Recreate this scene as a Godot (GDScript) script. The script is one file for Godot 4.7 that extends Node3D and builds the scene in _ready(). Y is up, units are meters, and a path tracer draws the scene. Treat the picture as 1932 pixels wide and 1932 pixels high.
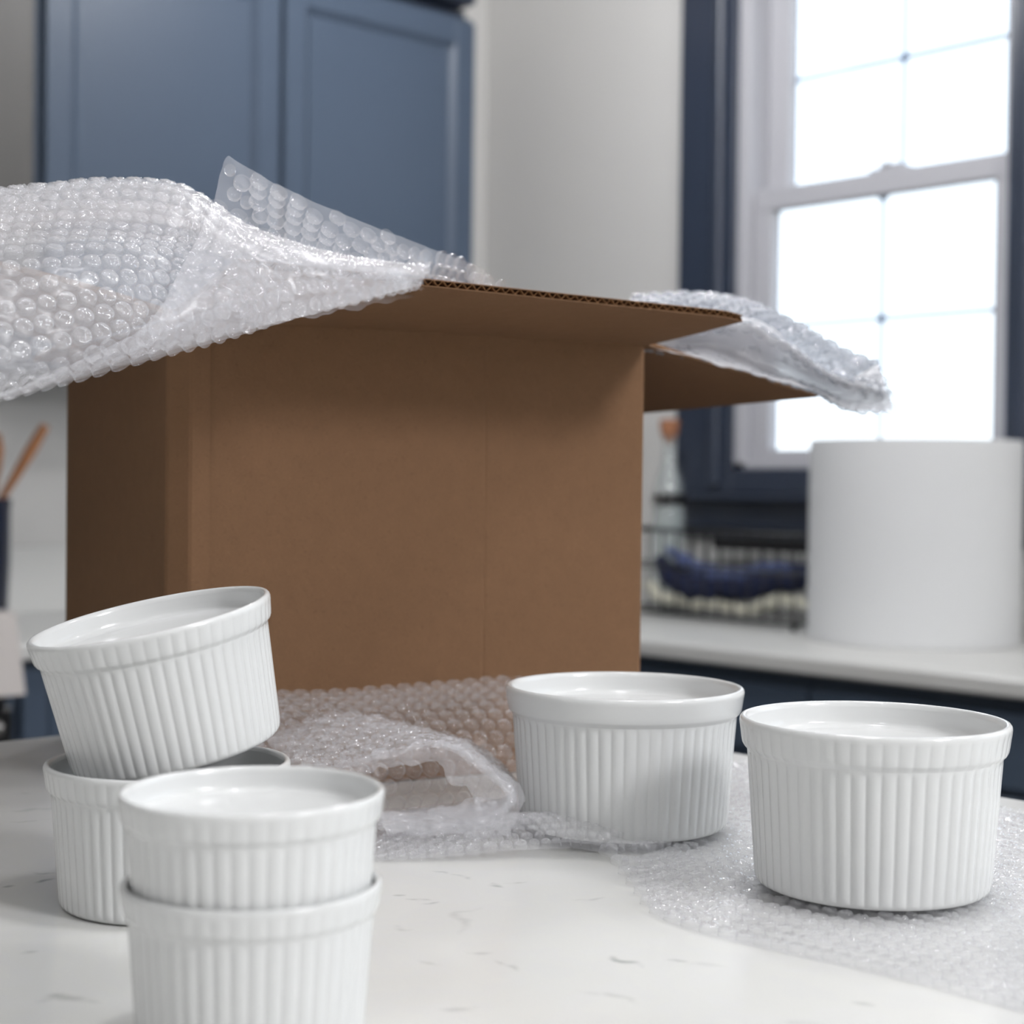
extends Node3D

var cam: Camera3D
var rng := RandomNumberGenerator.new()
var used := {}
var M := {}
var domes: Array[Mesh] = []


func _ready():
	rng.seed = 7
	make_camera_and_light()
	make_materials()
	make_room()
	make_window()
	make_island()
	make_counters()
	make_box()
	make_ramekins()
	make_wraps()
	make_background_things()


func make_camera_and_light():
	cam = Camera3D.new()
	cam.name = "camera"
	cam.fov = 34.62
	cam.near = 0.05
	cam.far = 60.0
	var lens := CameraAttributesPhysical.new()
	lens.frustum_focal_length = 38.51
	lens.frustum_focus_distance = 0.67
	lens.exposure_aperture = 6.8
	cam.attributes = lens
	add_child(cam)
	cam.fov = 34.62
	cam.basis = Basis(Vector3.UP, -deg_to_rad(42.5)) * Basis(Vector3.RIGHT, -deg_to_rad(0.94)) * Basis(Vector3.BACK, 0.012)
	cam.position = Vector3(0, 1.21, 0)
	cam.current = true
	var sky_mat := ProceduralSkyMaterial.new()   # bright overcast sky
	sky_mat.sky_top_color = Color(0.88, 0.94, 1.0)
	sky_mat.sky_horizon_color = Color(0.93, 0.97, 1.0)
	sky_mat.ground_horizon_color = Color(0.62, 0.64, 0.64)
	sky_mat.ground_bottom_color = Color(0.45, 0.46, 0.45)
	sky_mat.sky_energy_multiplier = 1.0
	var sky := Sky.new()
	sky.sky_material = sky_mat
	var env := Environment.new()
	env.background_mode = Environment.BG_SKY
	env.sky = sky
	env.background_energy_multiplier = 3.7
	env.tonemap_mode = Environment.TONE_MAPPER_LINEAR
	env.tonemap_exposure = 0.62
	env.sdfgi_enabled = true
	env.ssao_enabled = true
	env.ssil_enabled = true
	var we := WorldEnvironment.new()
	we.name = "world_environment"
	we.environment = env
	add_child(we)


# ---------------------------------------------------------------- naming

func numbered(called: String) -> String:
	var n: int = used.get(called, 0)
	used[called] = n + 1
	return called if n == 0 else "%s_%03d" % [called, n]


func tag(o: Node3D, label: String, category: String, group := "") -> Node3D:
	o.set_meta("label", label)
	o.set_meta("category", category)
	if group != "":
		o.set_meta("group", group)
	return o


func thing(called: String, label: String, category: String, at := Vector3.ZERO, group := "") -> Node3D:
	var o := Node3D.new()
	o.name = numbered(called)
	add_child(o)
	o.position = at
	return tag(o, label, category, group)


func structure(called: String, mesh: Mesh, mat: Material, parent: Node3D = null) -> MeshInstance3D:
	var o := part(called, mesh, mat, self if parent == null else parent)
	if parent == null:
		o.set_meta("kind", "structure")
	return o


func part(called: String, mesh: Mesh, mat: Material, parent: Node3D) -> MeshInstance3D:
	var o := MeshInstance3D.new()
	o.name = called
	o.mesh = mesh
	o.material_override = mat
	o.cast_shadow = GeometryInstance3D.SHADOW_CASTING_SETTING_ON
	parent.add_child(o, true)
	return o


# ---------------------------------------------------------------- shapes

func stool() -> SurfaceTool:
	var st := SurfaceTool.new()
	st.begin(Mesh.PRIMITIVE_TRIANGLES)
	st.set_smooth_group(-1)
	return st


func done(st: SurfaceTool) -> ArrayMesh:
	st.generate_normals()
	return st.commit()


func face(st: SurfaceTool, pts: Array, away: Vector3):
	var n: Vector3 = (pts[1] - pts[0]).cross(pts[2] - pts[0])
	var mid := Vector3.ZERO
	for p in pts:
		mid += p
	mid /= pts.size()
	if n.dot(mid - away) > 0:
		pts.reverse()
	for i in range(1, pts.size() - 1):
		for p in [pts[0], pts[i], pts[i + 1]]:
			st.set_uv(Vector2(p.x, p.z))
			st.add_vertex(p)


# a box between two corners with chamfered edges
func block(st: SurfaceTool, lo: Vector3, hi: Vector3, b := 0.002, t := Transform3D()):
	var c := (lo + hi) / 2
	var h := (hi - lo) / 2
	b = minf(b, minf(h.x, minf(h.y, h.z)) * 0.49)
	var away := t * c
	var v := func(s: Vector3, axis: int) -> Vector3:
		var q := h - Vector3(b, b, b)
		q[axis] = h[axis]
		return t * (c + s * q)
	for axis in 3:
		var i := (axis + 1) % 3
		var j := (axis + 2) % 3
		for s in [-1.0, 1.0]:
			var pts := []
			for k in [[-1.0, -1.0], [1.0, -1.0], [1.0, 1.0], [-1.0, 1.0]]:
				var e := Vector3.ZERO
				e[axis] = s
				e[i] = k[0]
				e[j] = k[1]
				pts.append(v.call(e, axis))
			face(st, pts, away)
		for a in [-1.0, 1.0]:
			for d in [-1.0, 1.0]:
				var e0 := Vector3.ZERO
				e0[i] = a
				e0[j] = d
				var e1 := e0
				e0[axis] = -1.0
				e1[axis] = 1.0
				face(st, [v.call(e0, i), v.call(e1, i), v.call(e1, j), v.call(e0, j)], away)
	for x in [-1.0, 1.0]:
		for y in [-1.0, 1.0]:
			for z in [-1.0, 1.0]:
				var s := Vector3(x, y, z)
				face(st, [v.call(s, 0), v.call(s, 1), v.call(s, 2)], away)


func block_mesh(lo: Vector3, hi: Vector3, b := 0.002) -> ArrayMesh:
	var st := stool()
	block(st, lo, hi, b)
	return done(st)


# rows of points joined into one smooth skin
func skin(rows: Array, closed := false, flip := false, uvs: Array = []) -> ArrayMesh:
	var nr := rows.size()
	var nc: int = rows[0].size()
	var verts := PackedVector3Array()
	for r in rows:
		verts.append_array(r)
	var idx := PackedInt32Array()
	var norm := PackedVector3Array()
	norm.resize(verts.size())
	var last := nc if closed else nc - 1
	for i in nr - 1:
		for j in last:
			var a := i * nc + j
			var b := i * nc + (j + 1) % nc
			var c := a + nc
			var d := b + nc
			var tris := [a, b, c, b, d, c] if not flip else [a, c, b, b, c, d]
			for k in [0, 3]:
				var p: int = tris[k]
				var q: int = tris[k + 1]
				var r: int = tris[k + 2]
				var n := (verts[r] - verts[p]).cross(verts[q] - verts[p])
				if n.length_squared() < 1e-24:
					continue
				idx.append_array(PackedInt32Array([p, q, r]))
				norm[p] += n
				norm[q] += n
				norm[r] += n
	for i in norm.size():
		norm[i] = norm[i].normalized() if norm[i].length_squared() > 0 else Vector3.UP
	var arr := []
	arr.resize(Mesh.ARRAY_MAX)
	arr[Mesh.ARRAY_VERTEX] = verts
	arr[Mesh.ARRAY_NORMAL] = norm
	arr[Mesh.ARRAY_INDEX] = idx
	if uvs.size():
		var flat := PackedVector2Array()
		for r in uvs:
			flat.append_array(r)
		arr[Mesh.ARRAY_TEX_UV] = flat
	var m := ArrayMesh.new()
	m.add_surface_from_arrays(Mesh.PRIMITIVE_TRIANGLES, arr)
	return m


func lathe(profile: Array, seg := 48) -> ArrayMesh:
	var rows := []
	for p in profile:
		var row := PackedVector3Array()
		for k in seg:
			var a := TAU * k / seg
			row.append(Vector3(cos(a) * p[0], p[1], sin(a) * p[0]))
		rows.append(row)
	return skin(rows, true)


# a round bar along points; radii may change along it
func bar(points: Array, radii, seg := 10, squash := 1.0) -> ArrayMesh:
	var rows := []
	var n := points.size()
	var up := Vector3.UP
	for i in n:
		var d: Vector3 = (points[mini(i + 1, n - 1)] - points[maxi(i - 1, 0)]).normalized()
		if absf(d.dot(up)) > 0.95:
			up = Vector3.RIGHT if absf(d.x) < 0.9 else Vector3.BACK
		var s := d.cross(up).normalized()
		var t := s.cross(d).normalized()
		var r: float = radii[i] if radii is Array else radii
		var row := PackedVector3Array()
		for k in seg:
			var a := TAU * k / seg
			row.append(points[i] + s * cos(a) * r + t * sin(a) * r * squash)
		if i == 0:
			rows.append(collapsed(points[0], seg))
			rows.append(row.duplicate())
		rows.append(row)
		if i == n - 1:
			rows.append(row.duplicate())
			rows.append(collapsed(points[i], seg))
	return skin(rows, true)


func collapsed(p: Vector3, n: int) -> PackedVector3Array:
	var row := PackedVector3Array()
	for k in n:
		row.append(p)
	return row


func spline(a: Variant, b: Variant, c: Variant, d: Variant, t: float) -> Variant:
	return 0.5 * ((2.0 * b) + (c - a) * t + (2.0 * a - 5.0 * b + 4.0 * c - d) * t * t + (3.0 * b - a - 3.0 * c + d) * t * t * t)


func along(pts: Array, u: float) -> Vector3:
	var n := pts.size() - 1
	var x := clampf(u, 0.0, 1.0) * n
	var i := mini(int(x), n - 1)
	return spline(pts[maxi(i - 1, 0)], pts[i], pts[i + 1], pts[mini(i + 2, n)], x - i)


# a smooth surface through a net of points: u along each row, v from row to row
func over(net: Array, u: float, v: float) -> Vector3:
	var col := []
	for row in net:
		col.append(along(row, u))
	return along(col, v)


func noise_image(size: int, paint: Callable) -> ImageTexture:
	var im := Image.create(size, size, false, Image.FORMAT_RGB8)
	for y in size:
		for x in size:
			im.set_pixel(x, y, paint.call(x, y))
	return ImageTexture.create_from_image(im)


func material(called: String, c: Color, rough := 0.5, spec := 0.5) -> StandardMaterial3D:
	var m := StandardMaterial3D.new()
	m.resource_name = called
	m.albedo_color = c
	m.roughness = rough
	m.metallic_specular = spec
	M[called] = m
	return m


func noise_texture(freq: float, seed_: int, size := 256, as_normal := false, bump := 4.0) -> NoiseTexture2D:
	var n := FastNoiseLite.new()
	n.seed = seed_
	n.frequency = freq
	n.fractal_octaves = 3
	var t := NoiseTexture2D.new()
	t.width = size
	t.height = size
	t.seamless = true
	t.noise = n
	t.as_normal_map = as_normal
	t.bump_strength = bump
	return t


func make_materials():
	material("ceramic", Color(0.86, 0.865, 0.865), 0.12, 0.5)
	material("wall_paint", Color(0.80, 0.795, 0.785), 0.7, 0.3)
	material("ceiling_paint", Color(0.90, 0.90, 0.89), 0.8, 0.2)
	material("floor_wood", Color(0.43, 0.41, 0.39), 0.4)
	material("cabinet_blue", Color(0.265, 0.312, 0.375), 0.42, 0.4)
	material("trim_navy", Color(0.17, 0.20, 0.26), 0.35, 0.5)
	material("sash_white", Color(0.70, 0.70, 0.72), 0.4)
	material("black", Color(0.035, 0.037, 0.042), 0.35)
	material("black_wire", Color(0.03, 0.032, 0.04), 0.4)
	var steel := material("steel", Color(0.55, 0.54, 0.53), 0.38)
	steel.metallic = 0.9
	material("hood_steel", Color(0.285, 0.278, 0.27), 0.5)
	material("muntin", Color(0.42, 0.50, 0.60), 0.4)
	material("range_white", Color(0.74, 0.715, 0.70), 0.35)
	material("crock_navy", Color(0.06, 0.09, 0.17), 0.25)
	material("cork", Color(0.62, 0.42, 0.30), 0.8)
	material("towel_navy", Color(0.16, 0.18, 0.27), 0.95, 0.2)
	material("towel_blue", Color(0.32, 0.36, 0.50), 0.95, 0.2)
	material("towel_white", Color(0.90, 0.89, 0.82), 0.95, 0.2)
	for k in ["towel_navy", "towel_blue", "towel_white"]:
		M[k].rim_enabled = true
		M[k].rim = 0.4
		M[k].normal_enabled = true
		M[k].normal_texture = noise_texture(0.06, 21, 256, true, 8.0)
		M[k].uv1_triplanar = true
		M[k].uv1_scale = Vector3(30, 30, 30)
	var wood := material("spoon_wood", Color(0.66, 0.45, 0.29), 0.6)
	wood.albedo_texture = grain_texture()
	wood.uv1_triplanar = true
	wood.uv1_scale = Vector3(6, 6, 6)
	var foam := material("foam", Color(0.89, 0.895, 0.90), 0.55, 0.4)
	foam.backlight_enabled = true
	foam.backlight = Color(0.35, 0.35, 0.36)
	foam.normal_enabled = true
	foam.normal_texture = noise_texture(0.02, 5, 256, true, 2.0)
	foam.normal_scale = 0.25
	foam.uv1_triplanar = true
	foam.uv1_scale = Vector3(8, 8, 8)
	var glass := material("pane", Color(0.9, 0.95, 1.0, 0.04), 0.02)
	glass.transparency = BaseMaterial3D.TRANSPARENCY_ALPHA
	var bottle := material("bottle_glass", Color(0.85, 0.9, 0.9, 0.12), 0.05)
	bottle.transparency = BaseMaterial3D.TRANSPARENCY_ALPHA
	# clear plastic film of the bubble wraps
	for k in [["film", 0.2, 0.24, 0.3], ["film_inner", 0.17, 0.24, 0.1], ["film_fold", 0.17, 0.2, 0.3], ["bubble", 0.14, 0.1, 0.3], ["film_bright", 0.7, 0.24, 1.5], ["film_grey", 0.72, 0.24, 0.1], ["bubble_dense", 0.45, 0.12, 0.1], ["film_clear", 0.035, 0.2, 0.1], ["film_curl", 0.07, 0.2, 0.15], ["bubble_clear", 0.12, 0.1, 0.1], ["film_flat", 0.12, 0.18, 0.1], ["bubble_flat", 0.11, 0.1, 0.1]]:
		var f := material(k[0], Color(0.93, 0.93, 0.95, k[1]), k[2], 0.5 if "bubble" in k[0] else 0.32)
		if k[0] in ["film_grey", "bubble_dense"]:
			f.albedo_color = Color(0.74, 0.76, 0.80, k[1])
		f.transparency = BaseMaterial3D.TRANSPARENCY_ALPHA
		f.backlight_enabled = true
		f.backlight = Color(1, 1, 1) * k[3] * 0.5
	# cardboard: kraft fibres and the faint washboard of the flutes
	var card := material("cardboard", Color(1, 1, 1), 0.85, 0.25)
	card.albedo_texture = kraft_texture()
	card.uv1_triplanar = true
	card.uv1_scale = Vector3(7, 7, 7)
	card.normal_enabled = true
	card.normal_texture = noise_texture(0.05, 11, 256, true, 3.0)
	card.normal_scale = 0.1
	material("cardboard_core", Color(0.50, 0.36, 0.245), 0.9, 0.2)
	var quartz := material("quartz", Color(1, 1, 1), 0.16, 0.5)
	quartz.albedo_texture = quartz_texture()
	quartz.uv1_scale = Vector3(1.0 / 1.6, 1.0 / 1.6, 1)
	quartz.uv1_offset = Vector3(0.5, 0.65, 0)
	material("counter_quartz", Color(0.80, 0.80, 0.79), 0.36, 0.5)


func grain_texture() -> ImageTexture:
	var n := FastNoiseLite.new()
	n.seed = 3
	n.frequency = 0.02
	return noise_image(128, func(x, y):
		var g := 0.86 + 0.14 * n.get_noise_2d(x * 6.0, y * 0.5)
		return Color(g, g * 0.98, g * 0.95))


func kraft_texture() -> ImageTexture:
	var n := FastNoiseLite.new()
	n.seed = 5
	n.frequency = 0.015
	n.fractal_octaves = 4
	var fine := FastNoiseLite.new()
	fine.seed = 9
	fine.frequency = 0.22
	var base := Color(0.475, 0.362, 0.272)
	var r := RandomNumberGenerator.new()
	r.seed = 4
	var size := 640
	var im := Image.create(size, size, false, Image.FORMAT_RGB8)
	for y in size:
		for x in size:
			var k := 1.0 + 0.018 * n.get_noise_2d(x, y) + 0.06 * fine.get_noise_2d(x * 0.6, y * 1.5)
			im.set_pixel(x, y, Color(base.r * k, base.g * k, base.b * k * 0.995))
	for i in 2600:   # loose paper fibres, lighter and darker
		var p := Vector2(r.randf() * size, r.randf() * size)
		var a := r.randf() * TAU
		var k := r.randf_range(0.86, 1.09)
		for s in r.randi_range(3, 10):
			var q := Vector2i(posmod(int(p.x + cos(a) * s), size), posmod(int(p.y + sin(a) * s), size))
			var c := im.get_pixelv(q)
			im.set_pixelv(q, Color(c.r * k, c.g * k, c.b * k))
	return ImageTexture.create_from_image(im)


# white quartz with short grey veins; the longer ones lie where the slab has them
func quartz_texture() -> ImageTexture:
	var size := 2048
	var per := size / 1.6
	var im := Image.create(size, size, false, Image.FORMAT_RGB8)
	im.fill(Color(0.885, 0.885, 0.875))
	var n := FastNoiseLite.new()
	n.seed = 17
	n.frequency = 0.004
	n.fractal_octaves = 5
	var base := Color(0.885, 0.885, 0.875)
	for y in range(0, size, 2):
		for x in range(0, size, 2):
			var k := 1.0 + 0.022 * n.get_noise_2d(x, y)
			im.fill_rect(Rect2i(x, y, 2, 2), Color(base.r * k, base.g * k, base.b * k))
	var r := RandomNumberGenerator.new()
	r.seed = 31
	var strokes := []
	for s in [[0.2982, -0.6044, 0.3097, -0.6016, 0.36, 1.9],
		[0.3053, -0.6250, 0.3199, -0.6238, 0.20, 1.4],
		[0.2863, -0.6064, 0.2904, -0.6086, 0.33, 2.1],
		[0.3764, -0.7860, 0.3863, -0.7855, 0.20, 1.3],
		[0.3417, -0.7243, 0.3675, -0.7224, 0.23, 1.0],
		[0.2504, -0.5180, 0.2565, -0.5169, 0.20, 1.9],
		[0.3956, -0.4994, 0.3995, -0.4961, 0.33, 1.4],
		[0.3973, -0.4927, 0.3961, -0.4822, 0.26, 1.7],
		[0.3966, -0.4828, 0.4043, -0.4794, 0.26, 1.2],
		[0.4337, -0.5213, 0.4366, -0.5128, 0.20, 1.4],
		[0.4366, -0.5128, 0.4362, -0.4991, 0.23, 1.4],
		[0.4398, -0.4903, 0.4373, -0.4811, 0.29, 2.0],
		[0.4419, -0.4863, 0.4483, -0.4775, 0.16, 1.2],
		[0.4449, -0.4498, 0.4556, -0.4388, 0.20, 1.3],
		[0.4042, -0.3885, 0.3958, -0.3699, 0.33, 1.9],
		[0.4122, -0.3719, 0.4201, -0.3694, 0.29, 1.5],
		[0.3480, -0.4261, 0.3565, -0.4197, 0.16, 1.3],
		[0.3663, -0.4229, 0.3719, -0.4141, 0.16, 1.4],
		[0.3692, -0.4098, 0.3685, -0.3945, 0.23, 1.5],
		[0.4235, -0.3042, 0.4242, -0.2967, 0.20, 2.0],
		[0.3202, -0.3817, 0.3318, -0.3752, 0.16, 2.0],
		[0.3701, -0.4656, 0.3776, -0.4565, 0.13, 1.4],
		[0.2312, -0.4673, 0.2508, -0.4473, 0.16, 3.0]]:
		strokes.append([Vector2((s[0] / 1.6 + 0.5) * size, (s[1] / 1.6 + 0.65) * size), atan2(s[3] - s[1], s[2] - s[0]), Vector2(s[2] - s[0], s[3] - s[1]).length() * per, s[4], s[5]])
	for i in 130:
		strokes.append([Vector2(r.randf() * size, r.randf() * size), r.randf() * TAU, r.randf_range(8, 60), r.randf_range(0.03, 0.13), r.randf_range(1.0, 3.2)])
	for s in strokes:
		var p: Vector2 = s[0]
		var a: float = s[1]
		var length: float = s[2]
		var turn := 0.0
		var t := 0.0
		while t < length:
			turn = turn * 0.8 + r.randf_range(-0.24, 0.24)
			p += Vector2.from_angle(a + turn * 2.5)
			var w: float = s[4] * (0.35 + sin(PI * t / length)) * r.randf_range(0.6, 1.2)
			var d: float = s[3] * (0.3 + 0.7 * sin(PI * t / length)) * r.randf_range(0.5, 1.1)
			if sin(t * 0.31 + s[1] * 7.0) > 0.75:
				d *= 0.15
			for y in range(int(p.y - w) - 1, int(p.y + w) + 2):
				for x in range(int(p.x - w) - 1, int(p.x + w) + 2):
					var k := clampf(1.0 - Vector2(x, y).distance_to(p) / (w + 0.6), 0, 1) * d * 0.5
					if k > 0 and x >= 0 and y >= 0 and x < size and y < size:
						var c := im.get_pixel(x, y)
						im.set_pixel(x, y, c.lerp(Color(0.36, 0.37, 0.38), k))
			t += 1.0
	return ImageTexture.create_from_image(im)


# ---------------------------------------------------------------- the room

const XW := 2.95      # inner face of the window wall
const ZB := -3.34     # inner face of the cabinet wall
const XL := -2.6
const ZF := 2.8
const HIGH := 2.7
const TOP := 1.05     # island top


func make_room():
	structure("floor", block_mesh(Vector3(XL - 0.15, -0.1, ZB - 0.15), Vector3(XW + 0.15, 0, ZF + 0.15)), M.floor_wood)
	structure("ceiling", block_mesh(Vector3(XL - 0.15, HIGH, ZB - 0.15), Vector3(XW + 0.15, HIGH + 0.1, ZF + 0.15)), M.ceiling_paint)
	structure("wall_back", block_mesh(Vector3(XL - 0.15, 0, ZB - 0.15), Vector3(XW + 0.15, HIGH, ZB)), M.wall_paint)
	structure("wall_left", block_mesh(Vector3(XL - 0.15, 0, ZB), Vector3(XL, HIGH, ZF)), M.wall_paint)
	structure("wall_right", pierced(XW, XW + 0.15, ZB, ZF, [[1.25, 2.45, -2.4534, -1.753], [1.45, 2.55, -0.2, 2.4]], true), M.wall_paint)
	structure("wall_front", pierced(ZF, ZF + 0.15, XL - 0.15, XW + 0.15, [], false), M.wall_paint)


# a wall with openings [low, high, from, to]
func pierced(a: float, b: float, from: float, to: float, holes: Array, turned: bool) -> ArrayMesh:
	var st := stool()
	var put := func(s: float, e: float, lo: float, hi: float):
		if e - s > 0.001 and hi - lo > 0.001:
			if turned:
				block(st, Vector3(a, lo, s), Vector3(b, hi, e), 0.0005)
			else:
				block(st, Vector3(s, lo, a), Vector3(e, hi, b), 0.0005)
	var at := from
	for h in holes:
		put.call(at, h[2], 0.0, HIGH)
		put.call(h[2], h[3], 0.0, h[0])
		put.call(h[2], h[3], h[1], HIGH)
		at = h[3]
	put.call(at, to, 0.0, HIGH)
	return done(st)


func make_window():
	# double-hung window: z -2.4534 .. -1.753, y 1.25 .. 2.45
	var w := Node3D.new()
	w.name = "window_1"
	add_child(w)
	w.set_meta("kind", "structure")
	var z0 := -2.4534
	var z1 := -1.753
	var st := stool()
	for s in [[1.2532, 2.45, z0, z0 + 0.035], [1.2532, 2.45, z1 - 0.012, z1], [1.2532, 1.2705, z0, z1], [2.42, 2.45, z0, z1]]:
		block(st, Vector3(XW - 0.012, s[0], s[2]), Vector3(XW + 0.11, s[1], s[3]), 0.003)
	structure("window_frame", done(st), M.sash_white, w)
	# lower sash in front, upper sash behind it
	for s in [["lower_sash", XW + 0.012, XW + 0.047, 1.2705, 1.892, 1.2974, 1.8426, -2.4184, -1.7655, -2.3697, -1.8012], ["upper_sash", XW + 0.055, XW + 0.09, 1.855, 2.42, 1.8985, 2.392, -2.4184, -1.7655, -2.358, -1.775]]:
		var f := stool()
		block(f, Vector3(s[1], s[3], s[7]), Vector3(s[2], s[5], s[8]), 0.003)
		block(f, Vector3(s[1], s[6], s[7]), Vector3(s[2], s[4], s[8]), 0.003)
		block(f, Vector3(s[1], s[5], s[7]), Vector3(s[2], s[6], s[9]), 0.003)
		block(f, Vector3(s[1], s[5], s[10]), Vector3(s[2], s[6], s[8]), 0.003)
		var sash := structure(s[0], done(f), M.sash_white, w)
		var mid_x: float = (s[1] + s[2]) / 2
		structure("pane", block_mesh(Vector3(mid_x - 0.002, s[5] - 0.008, s[9] - 0.008), Vector3(mid_x + 0.002, s[6] + 0.008, s[10] + 0.008), 0.0003), M.pane, sash)
		var yc: float = (s[5] + s[6]) / 2 + (0.009 if s[0] == "lower_sash" else 0.0)
		var zc: float = -2.0855 if s[0] == "lower_sash" else -2.0662
		var bars := stool()
		block(bars, Vector3(mid_x + 0.003, yc - 0.0045, s[9]), Vector3(mid_x + 0.012, yc + 0.0045, s[10]), 0.001)
		structure("muntin", done(bars), M.muntin, sash)
		bars = stool()
		block(bars, Vector3(mid_x + 0.003, s[5], zc - 0.0035), Vector3(mid_x + 0.012, s[6], zc + 0.0035), 0.001)
		structure("muntin", done(bars), M.muntin, sash)
		for y in [yc, s[6]] if s[0] == "lower_sash" else [yc]:
			var boss := stool()
			block(boss, Vector3(mid_x + 0.002, y - 0.011, zc - 0.011), Vector3(mid_x + 0.0125, y + 0.011, zc + 0.011), 0.002, Transform3D(Basis(Vector3.RIGHT, 0.0), Vector3.ZERO))
			var rot := Transform3D(Basis(Vector3.RIGHT, PI / 4), Vector3.ZERO)
			var c := Vector3(mid_x + 0.0075, y, zc)
			boss = stool()
			block(boss, Vector3(-0.0055, -0.010, -0.010), Vector3(0.0055, 0.010, 0.010), 0.002, Transform3D(rot.basis, c))
			structure("muntin_boss", done(boss), M.muntin, sash)
	var lock := stool()
	block(lock, Vector3(XW + 0.02, 1.892, -2.115), Vector3(XW + 0.05, 1.901, -2.015), 0.003)
	block(lock, Vector3(XW + 0.022, 1.901, -2.09), Vector3(XW + 0.048, 1.909, -2.035), 0.004)
	block(lock, Vector3(XW + 0.015, 1.905, -2.075), Vector3(XW + 0.028, 1.915, -2.062), 0.003)
	structure("sash_lock", done(lock), M.sash_white, w)

	# navy casing around the window
	var t := Node3D.new()
	t.name = "trim_1"
	add_child(t)
	t.set_meta("kind", "structure")
	structure("casing_board", block_mesh(Vector3(XW - 0.022, 1.1945, -2.624), Vector3(XW, 2.62, z0), 0.004), M.trim_navy, t)
	structure("casing_board", block_mesh(Vector3(XW - 0.022, 1.1945, z1), Vector3(XW, 2.62, z1 + 0.17), 0.004), M.trim_navy, t)
	structure("casing_board", block_mesh(Vector3(XW - 0.022, 2.45, z0), Vector3(XW, 2.62, z1), 0.004), M.trim_navy, t)
	structure("casing_board", block_mesh(Vector3(XW - 0.022, 1.1945, z0), Vector3(XW, 1.2532, z1), 0.004), M.trim_navy, t)
	for z in [z0 - 0.045, z1 + 0.045]:
		structure("casing_bead", bar([Vector3(XW - 0.022, 1.215, z), Vector3(XW - 0.022, 2.6, z)], 0.017, 16), M.trim_navy, t)
	structure("stool_board", block_mesh(Vector3(XW - 0.05, 1.180, -2.64), Vector3(XW, 1.1945, -1.56), 0.004), M.trim_navy, t)
	structure("apron_board", block_mesh(Vector3(XW - 0.016, 1.094, -2.62), Vector3(XW, 1.180, -1.58), 0.003), M.trim_navy, t)

	# second window of the same wall, nearer than the frame shows
	var w2 := Node3D.new()
	w2.name = "window_2"
	add_child(w2)
	w2.set_meta("kind", "structure")
	var h := [1.45, 2.55, -0.2, 2.4]
	st = stool()
	for s in [[h[2], h[2] + 0.06, h[0], h[1]], [h[3] - 0.06, h[3], h[0], h[1]], [h[2], h[3], h[0], h[0] + 0.06], [h[2], h[3], h[1] - 0.06, h[1]], [(h[2] + h[3]) / 2 - 0.03, (h[2] + h[3]) / 2 + 0.03, h[0], h[1]]]:
		block(st, Vector3(XW + 0.03, s[2], s[0]), Vector3(XW + 0.12, s[3], s[1]), 0.004)
	structure("window_frame", done(st), M.sash_white, w2)
	structure("pane", block_mesh(Vector3(XW + 0.07, h[0] + 0.05, h[2] + 0.05), Vector3(XW + 0.075, h[1] - 0.05, h[3] - 0.05), 0.0005), M.pane, w2)

	# flush ceiling lamp in front of the island
	var lamp := thing("ceiling_lamp", "round white flush ceiling lamp above the near side of the island", "lamp", Vector3(0.8, 2.70, 1.55))
	var lx := 0.0
	part("base", lathe([[0.0, 0.0], [0.27, 0.0], [0.27, -0.03], [0.26, -0.035], [0.0, -0.035]], 40), M.sash_white, lamp)
	var glow := material("lamp_glow", Color(0.95, 0.95, 0.95), 0.5)
	glow.emission_enabled = true
	glow.emission = Color(0.99, 0.99, 1.0)
	glow.emission_energy_multiplier = 3.0
	part("diffuser", lathe([[0.258, -0.035], [0.256, -0.05], [0.22, -0.066], [0.14, -0.075], [0.0, -0.078]], 40), glow, lamp)
	var light := OmniLight3D.new()
	light.name = "lamp_light"
	light.light_color = Color(0.99, 0.99, 1.0)
	light.light_energy = 3.7
	light.light_size = 0.24
	light.omni_range = 9.0
	light.omni_attenuation = 2.0
	light.shadow_enabled = true
	light.position = Vector3(0, -0.25, 0)
	lamp.add_child(light)
	# recessed downlights of the kitchen
	var where := ["over the island", "over the window counter", "near the cabinet corner", "right of the island by the window wall", "left of the island"]
	var k := 0
	for p in [Vector2(0.45, -0.35), Vector2(1.6, -1.3), Vector2(2.0, -2.2), Vector2(1.7, 0.3), Vector2(-0.9, 0.3)]:
		var d := thing("downlight", "small round recessed ceiling downlight " + where[k], "downlight", Vector3(p.x, HIGH, p.y), "recessed ceiling downlights")
		part("ring", lathe([[0.065, 0.0], [0.09, 0.0], [0.09, -0.006], [0.07, -0.008], [0.065, 0.0]], 32), M.sash_white, d)
		part("lens", lathe([[0.066, -0.002], [0.05, -0.005], [0.0, -0.006]], 32), glow, d)
		var l := OmniLight3D.new()
		l.name = "downlight_light"
		l.light_color = Color(0.99, 0.99, 1.0)
		l.light_energy = [0.72, 1.0, 1.1, 0.5, 0.4][k]
		l.light_size = 0.065
		l.omni_range = 9.0
		l.omni_attenuation = 2.0
		l.shadow_enabled = true
		l.position = Vector3(0, -0.1, 0)
		d.add_child(l)
		k += 1


# ---------------------------------------------------------------- island and counters

func make_island():
	var isl := thing("kitchen_island", "white quartz island with fine grey veins carrying the box and ramekins", "kitchen island", Vector3.ZERO)
	part("countertop", block_mesh(Vector3(-0.75, TOP - 0.035, -0.948), Vector3(0.771, TOP, 0.45), 0.003), M.quartz, isl)
	part("cabinet_body", block_mesh(Vector3(-0.70, 0.0, -0.90), Vector3(0.72, TOP - 0.035, 0.1), 0.003), M.cabinet_blue, isl)


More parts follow.
